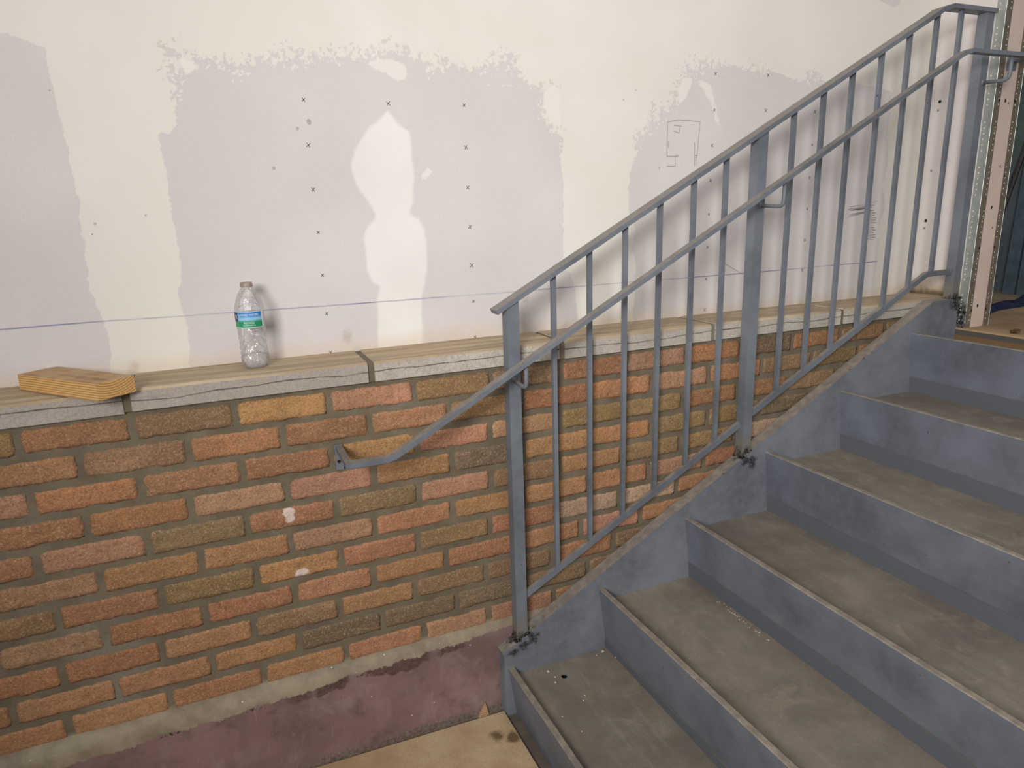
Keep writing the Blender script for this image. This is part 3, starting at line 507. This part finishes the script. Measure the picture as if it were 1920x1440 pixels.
for (y,z) in D['RH']: disc(Vector((XR-.0006,y,z)),Vector((0,1,0)),Vector((0,0,1)),.0052,.0052,3)
for (x,z) in D['pinkX']:
    a=.005
    for th in (.8,-.85): ribbon(bm,[(x-a*math.cos(th),z-a*math.sin(th)),(x+a*math.cos(th),z+a*math.sin(th))],.0014,CY-.0006,2)
for (x,z) in D['pinkH']: disc(Vector((x,CY-.0006,z)),Vector((1,0,0)),Vector((0,0,1)),.004,.0055,3)
col=struct(obj('wall_right',bm,[M['boardr'],M['pink'],M['ink'],M['dark']]))
def bead(xe,sx,name):
    """L-shaped perforated corner bead on the edge xe: one leg on the end face, one on the side face"""
    bm=bmesh.new(); w=.027; t=.0012
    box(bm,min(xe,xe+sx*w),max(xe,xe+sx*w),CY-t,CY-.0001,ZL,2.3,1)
    xo=xe-sx*t; box(bm,min(xe-sx*.0001,xo),max(xe-sx*.0001,xo),CY-t,CY+w,ZL,2.3,0)
    tube(bm,[(xe-sx*.0006,CY-.0006,ZL),(xe-sx*.0006,CY-.0006,2.3)],.0014,8)
    z=ZL+.025; i=0
    while z<2.25:
        if i%8<6:
            for fl in (0,1):
                o=Vector((xe+sx*.019,CY-t-.0003,z)) if fl else Vector((xo-sx*.0003,CY+.018,z)); a=Vector((1,0,0)) if fl else Vector((0,1,0))
                for dz,rr in ((0,1.),)+(((.0085,.6),) if i%8==3 else ()):
                    f=bm.faces.new([bm.verts.new(o+Vector((0,0,dz))+a*.002*rr*math.cos(k*math.pi/4)+Vector((0,0,.0024*rr*math.sin(k*math.pi/4)))) for k in range(8)]); f.material_index=2
        z+=.0165; i+=1
    for zz in (.80,1.0,1.22,1.44):
        f=bm.faces.new([bm.verts.new((xe+sx*(.022+.0036*math.cos(k*math.pi/4)),CY-t-.0004,zz+.005*math.sin(k*math.pi/4))) for k in range(8)]); f.material_index=3
    return obj(name,bm,[M['galv'],M['galvb'],M['dimple'],M['dark']],col)
bead(CX0,1,'corner_bead'); bead(CX1,-1,'corner_bead')
bm=bmesh.new(); box(bm,2.66,2.74,-1.75,1.3,ZL,1.24,0); box(bm,2.662,2.74,-1.75,1.3,1.24,2.3,1); box(bm,2.6585,2.661,-1.75,1.3,1.06,1.063,0); struct(obj('wall_far',bm,[M['farwall'],M['fargreen']]))

# ------------------------------------------------------------------ staircase
stair=empty('staircase',(0,0,ZF)); tag(stair,'blue-grey painted steel staircase with dusty unfilled tread pans','staircase')
def child(o): 
    return o
def put(name,bm,m,parent,smooth=False):
    """parts are modelled in world space; keep them there under the parent"""
    o=obj(name,bm,m,parent,smooth); o.matrix_parent_inverse=Matrix.Translation(-Vector(parent.location)) if parent.rotation_euler.z==0 else parent.matrix_world.inverted(); return o
def stringer(y0,y1,fl0,fl1):
    bm=bmesh.new(); T=lambda x:.0455+.5365*x
    top=[(-.0075,.0405),(1.487,T(1.487)),(1.606,T(1.487)+.001)]; bot=[(1.606,.50),(1.35,.50),(.36,ZF),(-.0055,ZF)]
    prism(bm,[(a,b-.0069) for a,b in top]+bot,'y',y0,y1)
    # top flange and toe flange
    bandsolid(bm,[(-.0075,.0405-.007),(1.487,T(1.487)-.007),(1.606,T(1.487)-.006)],.007,fl0,fl1)
    box(bm,-.0075,-.0005,y1 if fl0<.01 and y0>=0 else fl0,fl1 if y0>=0 else y0,ZF,.0335)
    bandsolid(bm,[(.36,ZF),(1.35,.50),(1.60,.50)],.007,fl0,fl1)
    bevel(bm,.0016,2); return bm
put('stringer',stringer(0,.006,.0,.036),M['stringer'],stair)
put('stringer',stringer(STW-.006,STW,STW-.036,STW),M['stringer'],stair)
PD=[.027,.0395,.039,.042,.042,.040]
def riser(i):
    x,z=RT[i]; zb=ZF if i==0 else RT[i-1][1]-PD[i-1]-.012
    xb=x+.024*((z-zb)/.185); lip=.0155; bm=bmesh.new()
    NS=18; prof=[(x,z-.002),(x+.002,z),(x+lip-.001,z),(x+lip,z-.001),(x+lip,z-.006),(x+.0065,z-.0065),(xb+.006,zb),(xb,zb)]
    V=[]
    for s in range(NS+1):
        y=-.0004+(STW+.0004)*s/NS; w=.0009*noise.noise(Vector((y*5,i*3.3,0))); w2=.0006*noise.noise(Vector((y*9,i*5.1,2)))
        V.append([bm.verts.new((a+w,y,b+(w2 if k<4 else 0))) for k,(a,b) in enumerate(prof)])
    n=len(prof)
    for s in range(NS):
        for q in range(n): bm.faces.new((V[s][q],V[s][(q+1)%n],V[s+1][(q+1)%n],V[s+1][q]))
    bm.faces.new(V[0][::-1]); bm.faces.new(V[-1])
    return put('riser',bm,M['riser'],stair)
for i in range(6): riser(i)
def xfront(i,z):
    x,zt=RT[i]; return x+.024*((zt-z)/.185)
def pan(i):
    x,z=RT[i]; zp=z-PD[i]; bm=bmesh.new(); xa=x+.0068+.024*PD[i]/.185; t=.003; lg=.026 if i==0 else .049
    if i<5: xb=xfront(i+1,zp)-.0006; xl=xfront(i+1,zp+lg)-.0006
    else: xb=1.611; xl=xb
    NX,NY=10,60; xs=[xa+(xb-xa)*k/NX for k in range(NX+1)]; ys=[-.0006+(STW+.0006)*k/NY for k in range(NY+1)]
    hole=D['hole'] if i==0 else None
    if hole:
        hx,hy=hole[0],hole[1]; r=.0135
        xs=sorted([v for v in xs if abs(v-hx)>r*1.05]+[hx-r,hx+r]); ys=sorted([v for v in ys if abs(v-hy)>r*1.05]+[hy-r,hy+r],reverse=True)
    dip=lambda X,Y:.0012*noise.noise(Vector((X*6,Y*6,i*2.7)))
    G=[[bm.verts.new((X,Y,zp+(dip(X,Y) if 0<a<len(xs)-1 else 0))) for a,X in enumerate(xs)] for Y in ys]
    for b in range(len(ys)-1):
        for a in range(len(xs)-1):
            if hole and abs((xs[a]+xs[a+1])/2-hx)<.001 and abs((ys[b]+ys[b+1])/2-hy)<.001:
                q=[G[b][a],G[b][a+1],G[b+1][a+1],G[b+1][a]]; rr=.0085; n=16
                ring=[bm.verts.new((hx+rr*math.cos(-math.pi*2*k/n+math.pi*.75),hy+rr*math.sin(-math.pi*2*k/n+math.pi*.75),zp)) for k in range(n)]
                for s in range(4):
                    for k in range(4): bm.faces.new((q[s],ring[s*4+k],ring[(s*4+k+1)%n]))
                    bm.faces.new((q[s],ring[(s*4+4)%n],q[(s+1)%4]))
                low=[bm.verts.new((v.co.x,v.co.y,zp-t)) for v in ring]
                for k in range(n): bm.faces.new((ring[k],low[k],low[(k+1)%n],ring[(k+1)%n]))
                continue
            f=bm.faces.new((G[b][a],G[b][a+1],G[b+1][a+1],G[b+1][a])); f.smooth=True
    if i<5: prism(bm,[(xb-.003,zp+.0002),(xb,zp+.0002),(xl,zp+lg),(xl-.003,zp+lg+.0005)],'y',-.0006,STW)
    else: 
        for Y0,Y1 in((-.0006,STW),): pass
    return put('tread_pan',bm,M['pan'],stair)
for i in range(6): pan(i)

# ------------------------------------------------------------------ railing
rail=empty('stair_railing',(0,.018,.045)); tag(rail,'grey steel railing with square balusters welded onto the stair stringer','railing')
S=.0305; B=.0112; YC=.018
TZ=lambda x:.9308+.533*(x-.0136)
def post(xc,zb,zt,slope):
    bm=bmesh.new(); h=S/2
    v=[]
    for (dx,dy) in ((-h,-h),(h,-h),(h,h),(-h,h)):
        v.append((bm.verts.new((xc+dx,YC+dy,zb+slope*dx)),bm.verts.new((xc+dx,YC+dy,zt+(.533*dx if slope else 0)))))
    for k in range(4): bm.faces.new((v[k][0],v[(k+1)%4][0],v[(k+1)%4][1],v[k][1]))
    bm.faces.new([a for a,b in v][::-1]); bm.faces.new([b for a,b in v]); bevel(bm,.0045,3); return put('post',bm,M['rail'],rail)
SL=lambda x:.0455+.5365*x
KNX=1.4015; KNZ=TZ(KNX)
post(.0475,SL(.0475)+.0004,TZ(.0475)+.001,.5365); post(.7665,SL(.7665)+.0004,TZ(.7665)+.001,.5365); post(1.589,SL(1.487)+.0016,KNZ+.006,0)
bm=bmesh.new(); kz=KNZ; bandsolid(bm,[(.0085,TZ(.0085)),(KNX-.035,TZ(KNX-.035)),(KNX-.01,TZ(KNX-.01)+.001),(KNX+.025,kz+.006),(1.612,kz+.0065)],.0115,YC-.0195,YC+.0195); bevel(bm,.0035,3,35); put('top_rail',bm,M['rail'],rail)
BR=lambda x:.1395+.5335*x
BH=.0165
def brail(pts):
    bm=bmesh.new(); bandsolid(bm,pts,BH,YC-B*.54,YC+B*.54); bevel(bm,.0012,2); put('bottom_rail',bm,M['rail'],rail)
brail([(.0475+S/2-.001,BR(.0475+S/2)),(.7665-S/2+.001,BR(.7665-S/2))])
brail([(.7665+S/2-.001,BR(.7665+S/2)+.004),(1.462,BR(1.462)+.001),(1.589-S/2+.001,BR(1.462)+.002)])
BX=[.160,.259,.360,.461,.5625,.662,.8786,.978,1.077,1.180,1.281,1.384,1.4815]
for x in BX:
    bm=bmesh.new(); zt=TZ(x)+.002 if x<KNX else KNZ+.0075; zb=BR(x)+BH*1.1 if x<1.46 else BR(1.462)+BH+.001; h=B/2; v=[]
    for (dx,dy) in ((-h,-h),(h,-h),(h,h),(-h,h)): v.append((bm.verts.new((x+dx,YC+dy,zb+(.533*dx if x<1.46 else 0))),bm.verts.new((x+dx,YC+dy,zt+(.533*dx if x<KNX-.01 else 0)))))
    for k in range(4): bm.faces.new((v[k][0],v[(k+1)%4][0],v[(k+1)%4][1],v[k][1]))
    bm.faces.new([a for a,b in v][::-1]); bm.faces.new([b for a,b in v]); bevel(bm,.0012,2); put('baluster',bm,M['rail'],rail)
for n,(wx,wy,wz) in enumerate(WELD):
    bm=bmesh.new()
    for k in range(14):
        a=random.uniform(0,6.28); r=S*.62; dx=max(-S*.56,min(S*.56,r*math.cos(a)*1.2)); dy=max(-S*.5,min(S*.52,r*math.sin(a)*1.2)) if k%3 else -S*.52
        zz=(SL(wx+dx) if n<2 else SL(1.487)+.001)
        blob(bm,(wx+dx,wy+dy,zz+.001),random.uniform(.003,.0055),k+n*20,(1.4,1.1,.8),1)
    put('weld',bm,M['weld'],rail,True)
# lower handrail on brackets, returning to the brick wall
HY0,HY1=-.081,-.058; HB=lambda x:.646+.535*(x+.28); HXT=1.394; HH=.0108
bm=bmesh.new(); bandsolid(bm,[(-.377,.6475),(-.288,.6455),(-.268,.6515),(HXT-.03,HB(HXT-.03)),(HXT-.008,HB(HXT-.008)-.001),(HXT+.02,HB(HXT)+.003),(1.712,HB(HXT)+.004)],HH,HY0,HY1)
# return to the brick
a0=Vector((-.377,HY1,0)); 
def arm(x0,x1,xa,xb,ya,yb,z): 
    v=[bm.verts.new(p) for p in ((x0,ya,z),(x1,ya,z),(xb,yb,z),(xa,yb,z),(x0,ya,z+HH),(x1,ya,z+HH),(xb,yb,z+HH),(xa,yb,z+HH))]
    for q in ((0,1,2,3),(7,6,5,4),(0,4,5,1),(1,5,6,2),(2,6,7,3),(3,7,4,0)): bm.faces.new([v[k] for k in q])
arm(-.377,-.3625,-.377,-.3625,HY1,YB-.006,.6475) ; zend=HB(HXT)+.004
arm(1.69,1.712,1.69,1.712,HY1,CY-.004,zend)
bevel(bm,.0018,2,35); hr=put('handrail',bm,M['rail'],rail)
def bracket(xc,ys,za,zr,x2=None):
    bm=bmesh.new(); x2=xc if x2 is None else x2; ym=(HY0+HY1)/2
    tube(bm,[(xc,ys+.002,za)]+arc((x2,ym,za-.004),(xc+(x2-xc)*.75,ym+.016,za-.003),(x2,ym,za+.013))+[(x2,ym,zr+.001)],.0052,10); blob(bm,(xc,ys-.001,za),.0075,xc*7,(1,.6,1),2,.2)
    o=put('bracket',bm,M['rail'],rail,True); o.parent=hr; o.matrix_parent_inverse=Matrix.Identity(4)
bracket(.0445,.0028,.768,HB(.049)); bracket(.768,.0028,1.1535,HB(.7765),.7765); bracket(1.589,.0028,1.487,HB(HXT)+.003,1.594)
def eplate(x0,x1,z0,z1,y0,y1,hz=None):
    bm=bmesh.new(); box(bm,x0,x1,y0,y1,z0,z1); bevel(bm,.001,1)
    if hz:
        f=bm.faces.new([bm.verts.new(((x0+x1)/2-.001+.0042*math.cos(-t),y0-.0003,hz+.0042*math.sin(-t))) for t in [k*math.pi/6 for k in range(12)]]); f.material_index=1
    o=put('end_plate',bm,[M['rail'],M['dark']],rail); o.parent=hr; o.matrix_parent_inverse=Matrix.Identity(4)
eplate(-.3795,-.3625,.6015,.6605,YB-.0075,YB-.0009,.6215); eplate(1.681,1.721,zend-.02,zend+.03,CY-.005,CY-.0013)

# ------------------------------------------------------------------ bottle of water
bot=empty('water_bottle',(-.5185,.1375,ZS)); bot.scale=(.885,)*3; tag(bot,'clear plastic water bottle, nearly empty, standing on the stone ledge','bottle')
def mod(a,z):
    m=1.0
    if z<.034: m*=1+.11*(1-z/.034)*math.cos(5*(a+1.60)+math.pi)-.04*(1-z/.034)
    if .03<z<.098: m*=1+.028*math.sin(z*520+1.5*math.sin(2*a+z*60))+.028*math.sin(3*a+z*75)+.012*math.sin(7*a-z*260)
    return m
prof=[(.012,.0045),(.021,.001),(.027,.003),(.0315,.010),(.033,.018),(.033,.028),(.032,.034),(.0325,.040),(.0315,.046),(.032,.052),(.031,.058),(.0315,.064),(.031,.070),(.0322,.076),(.0322,.082),(.0335,.088),(.0338,.094),(.0342,.100),(.0338,.104),(.0336,.122),(.0338,.141),(.0345,.145),(.0342,.149),(.0325,.158),(.0295,.168),(.0255,.178),(.021,.187),(.0165,.194),(.0135,.198),(.0125,.202),(.0125,.209)]
bm=bmesh.new(); rg=lathe(bm,prof,60,mod); bm.faces.new(rg[0][::-1]); body=obj('body',bm,M['pet'],bot,True)
bm=bmesh.new(); rg=lathe(bm,[(r*.965,z) for r,z in prof[1:6]]+[(.0312,.0315)],48,mod); bm.faces.new(rg[0][::-1]); bm.faces.new(rg[-1]); obj('water',bm,M['petw'],bot,True)
bm=bmesh.new(); rg=lathe(bm,[(.0122,.2005),(.0148,.2005),(.0150,.203),(.0140,.2045),(.0142,.206),(.0134,.2105),(.0118,.2105),(.0112,.2015)],32); obj('mouth_ring',bm,M['capm'],bot,True)
bm=bmesh.new(); A0,A1=math.radians(-186),math.radians(-44); seg=40; RL=.0349
def lab(bm,a0,a1,z0,z1,r,mat=0,seg=40):
    p=[]; 
    for k in range(seg+1):
        a=a0+(a1-a0)*k/seg; p.append((bm.verts.new((r*math.cos(a),r*math.sin(a),z0)),bm.verts.new((r*math.cos(a),r*math.sin(a),z1))))
    for k in range(seg):
        f=bm.faces.new((p[k][0],p[k+1][0],p[k+1][1],p[k][1])); f.material_index=mat; f.smooth=True
lab(bm,A0,A1,.103,.1425,RL); lab(bm,A1,math.radians(-39),.103,.1425,RL,1,4); lab(bm,math.radians(-180),math.radians(-146),.1185,.1415,RL+.0003,2,8)
label=obj('label',bm,[M['label'],M['white'],M['navy']],bot)
def wraptext(txt,size,ac,zc,r,parent,name='lettering'):
    cu=bpy.data.curves.new(name,'FONT'); cu.body=txt; cu.size=size; cu.align_x='CENTER'; cu.align_y='CENTER'
    t=bpy.data.objects.new(name,cu); C.objects.link(t); dg=bpy.context.evaluated_depsgraph_get(); me=bpy.data.meshes.new_from_object(t.evaluated_get(dg)); bpy.data.objects.remove(t)
    bm=bmesh.new(); bm.from_mesh(me); bmesh.ops.triangulate(bm,faces=bm.faces[:])
    for v in bm.verts:
        a=ac+v.co.x/r; v.co=Vector((r*math.cos(a),r*math.sin(a),zc+v.co.y))
    o=obj(name,bm,M['white'],parent); return o
wraptext('PURIFIED WATER',.0068,math.radians(-103),.1345,RL+.0004,label); wraptext('RECYCLE',.0062,math.radians(-100),.1150,RL+.0004,label); wraptext('THIS EMPTY BOTTLE',.0033,math.radians(-100),.1090,RL+.0004,label)
wraptext('X',.013,math.radians(-156),.130,RL+.0006,label,'emblem')

# ------------------------------------------------------------------ lumber offcut
th=-.8656; F=Vector((-.8361,.1721)); l=.2808; w=.087; hgt=.0365
u=Vector((math.cos(th),math.sin(th)))
bm=bmesh.new(); box(bm,-l,0,0,w,0,hgt); bevel(bm,.0035,3)
blk=obj('lumber_offcut',bm,M['lumber']); blk.scale=(.879,)*3; F=Vector((D['cam'][1],D['cam'][2]))+(F-Vector((D['cam'][1],D['cam'][2])))*.879; blk.location=(F.x,F.y,ZS-.0008); blk.rotation_euler=(0,0,th)
tag(blk,'short offcut of pine lumber overhanging the stone ledge','wood block')

# ------------------------------------------------------------------ floor board, shim, crumbs, landing clutter
p0,p1,p2=[Vector(p) for p in D['board_floor']]
u=(p1-p0).normalized(); v=(p2-p0).normalized()
bm=bmesh.new(); z0,z1=ZF+.0005,-.142; N=24
A=p0; L1,L2=1.5,1.6
pts=[]
for k in range(N+1): pts.append((A+u*(L1*k/N))+Vector((0,.0012*noise.noise(Vector((k*1.7,0,0))),0)))
pts+= [A+u*L1+v*L2, A+v*L2]
va=[bm.verts.new((p.x,p.y,z0)) for p in pts]; vb=[bm.verts.new((p.x,p.y,z1)) for p in pts]
n=len(pts); bm.faces.new(va); bm.faces.new(vb)
for k in range(n): bm.faces.new((va[k],va[(k+1)%n],vb[(k+1)%n],vb[k]))
fb=obj('floor_protection_board',bm,M['fboard']); tag(fb,'tan fibreboard sheet laid on the floor before the lowest step','board')
sx=(D['shim'][0][0]+D['shim'][1][0])/2
bm=bmesh.new(); prism(bm,[(-.017,0),(.012,0),(.0125,.005),(.006,.036),(.001,.030),(-.012,.012)],'y',-.003,.003); bevel(bm,.0006,1)
sh=obj('wood_splinter',bm,M['shim']); sh.location=(sx,.0255,ZF); sh.rotation_euler=(-.1,0,0); tag(sh,'small broken wood splinter standing upright behind the floor board by the stair toe','splinter')
CL=['pale mortar crumb at the near left of the drilled hole on the lowest tread','pale crumb close beside the drilled hole on the lowest tread','pale crumb just below the drilled hole on the lowest tread','largest pale crumb in the back corner of the lowest tread','crumb lying against the second riser on the lowest tread','small crumb near the back left edge of the lowest tread','tiny crumb on the lowest tread nearest to its front lip','nearer one of two tiny crumbs in the centre of the lowest tread','farther one of two tiny crumbs in the centre of the lowest tread','tiny crumb nearest to the camera on the lowest tread','small crumb touching the stringer on the lowest tread']
for k,(x,y,z,s) in enumerate(D['crumbs']):
    bm=bmesh.new(); blob(bm,(0,0,0),s*.5,k*1.3,(1,.85,.7),2,.4); zmin=min(q.co.z for q in bm.verts)
    for q in bm.verts: q.co.z-=zmin
    o=obj('mortar_crumb',bm,M['crumb']); o.location=(x,min(y,-.008),RT[0][1]-PD[0]+.0004); tag(o,CL[k],'crumb','mortar crumbs on the lowest tread')
bm=bmesh.new(); zt=RT[1][1]-PD[1]
for k in range(46):
    q=min(1,max(0,random.gauss(.5,.27))); blob(bm,(min(.574,.566-.006*q+random.gauss(0,.005)),-.145-.18*q+random.gauss(0,.005),zt+.0012),random.choice((.0008,.001,.0013,.0018)),k+80,(1.2,1,.8),1,.4)
g=obj('plaster_grit',bm,M['crumb']); g['kind']='stuff'; tag(g,'trail of pale plaster grit along the back of the second tread','grit')
bm=bmesh.new()
for k,(dx,dy,r) in enumerate(((0,0,.010),(.011,-.004,.008),(.004,.006,.007))): blob(bm,(dx,dy,.006),r,k+40,(1.1,.9,.7),2,.5)
zmin=min(q.co.z for q in bm.verts)
for q in bm.verts: q.co.z-=zmin
o=obj('wood_scrap',bm,M['scrap']); o.location=(D['scrap'][0]+.01,D['scrap'][1],ZL); tag(o,'small brown scrap on the edge of the upper landing','scrap')
# crumpled tarp strip on the landing
bm=bmesh.new(); NX,NY=30,8; G=[]
for a in range(NX+1):
    row=[]
    for b in range(NY+1):
        t=a/NX; x=1.97+.62*t; y=.125+.15*t+.075*(b/NY)+.015*math.sin(t*9); z=ZL+.001+.034*max(0,math.sin(math.pi*b/NY))*(.55+.45*noise.noise(Vector((x*9,b*.5,0))))
        row.append(bm.verts.new((x,y,max(ZL+.0008,z))))
    G.append(row)
for a in range(NX):
    for b in range(NY): bm.faces.new((G[a][b],G[a+1][b],G[a+1][b+1],G[a][b+1]))
bmesh.ops.solidify(bm,geom=bm.faces[:],thickness=-.0006)
o=obj('tarp_strip',bm,M['tarp'],None,True); tag(o,'crumpled dark blue tarp strip lying on the upper landing','tarp')
bm=bmesh.new(); r0,r1=[Vector(p)+Vector((0,.035,0)) for p in D['rod']]; d=(r1-r0).normalized(); a=r0-d*((r0.z-ZL-.006)/d.z); b=r0+d*((2.648-r0.x)/d.x); tube(bm,[a,b],.010,10)
o=obj('leaning_rod',bm,M['rod']); tag(o,'dark steel rod leaning on the far sheeting behind the landing','rod')
# bundle of steel studs standing beyond the landing
for k,(x,y,lab_) in enumerate(((2.585,.468,'blue-grey steel stud standing on the landing, left one of two'),(2.585,.41,'blue-grey steel stud standing on the landing, right one of two'))):
    bm=bmesh.new(); prism(bm,[(0,0),(0,-.05),(.04,-.05),(.04,-.047),(.003,-.047),(.003,-.003),(.04,-.003),(.04,0)],'z',0,.72)
    for ry in (-.012,-.025,-.038): box(bm,-.0022,.0004,ry-.0015,ry+.0015,.0,.72)
    o=obj('steel_stud',bm,M['stud']); o.location=(x,y,ZL+.0015); o.rotation_euler=(0,math.radians(2.5),0); tag(o,lab_,'steel stud','steel studs behind the landing')

# ------------------------------------------------------------------ camera
f,cx,cy,cz,yaw,pit,rol=D['cam']
cyw,syw=math.cos(yaw),math.sin(yaw); cp,sp=math.cos(pit),math.sin(pit)
fwd=Vector((syw*cp,cyw*cp,-sp)); right=Vector((cyw,-syw,0)); up=right.cross(fwd)
cr,sr=math.cos(rol),math.sin(rol); Rr=right*cr+up*sr; Uu=up*cr-right*sr
cam=bpy.data.cameras.new('camera'); co=bpy.data.objects.new('camera',cam); C.objects.link(co)
mw=Matrix.Identity(4)
for i in range(3): mw[i][0]=Rr[i]; mw[i][1]=Uu[i]; mw[i][2]=-fwd[i]; mw[i][3]=(cx,cy,cz)[i]
co.matrix_world=mw; cam.sensor_width=36; cam.lens=f/1920*36; cam.clip_start=.02; bpy.context.scene.camera=co

# ------------------------------------------------------------------ light
def area(name,loc,target,sx,sy,power,col):
    l=bpy.data.lights.new(name,'AREA'); l.shape='RECTANGLE'; l.size=sx; l.size_y=sy; l.energy=power; l.color=col
    o=bpy.data.objects.new(name,l); C.objects.link(o); o.location=loc; o.rotation_euler=(Vector(target)-Vector(loc)).to_track_quat('-Z','Y').to_euler(); return o
k=area('window_daylight',(-1.5,-2.35,1.7),(1.05,.2,.95),.75,.75,29,(1,.98,.96)); k.data.spread=math.radians(96)
area('ceiling_panel',(.4,-1.2,3.2),(.4,-.2,0),1.8,1.4,20,(1,.95,.88))
w=bpy.data.worlds.new('world'); bpy.context.scene.world=w; w.use_nodes=True; bg=w.node_tree.nodes['Background']; bg.inputs[0].default_value=(.93,.96,1.0,1); bg.inputs[1].default_value=.19
vs=bpy.context.scene.view_settings; vs.view_transform='Standard'; vs.look='None'; vs.exposure=0.0; vs.gamma=1.0; vs.use_curve_mapping=False
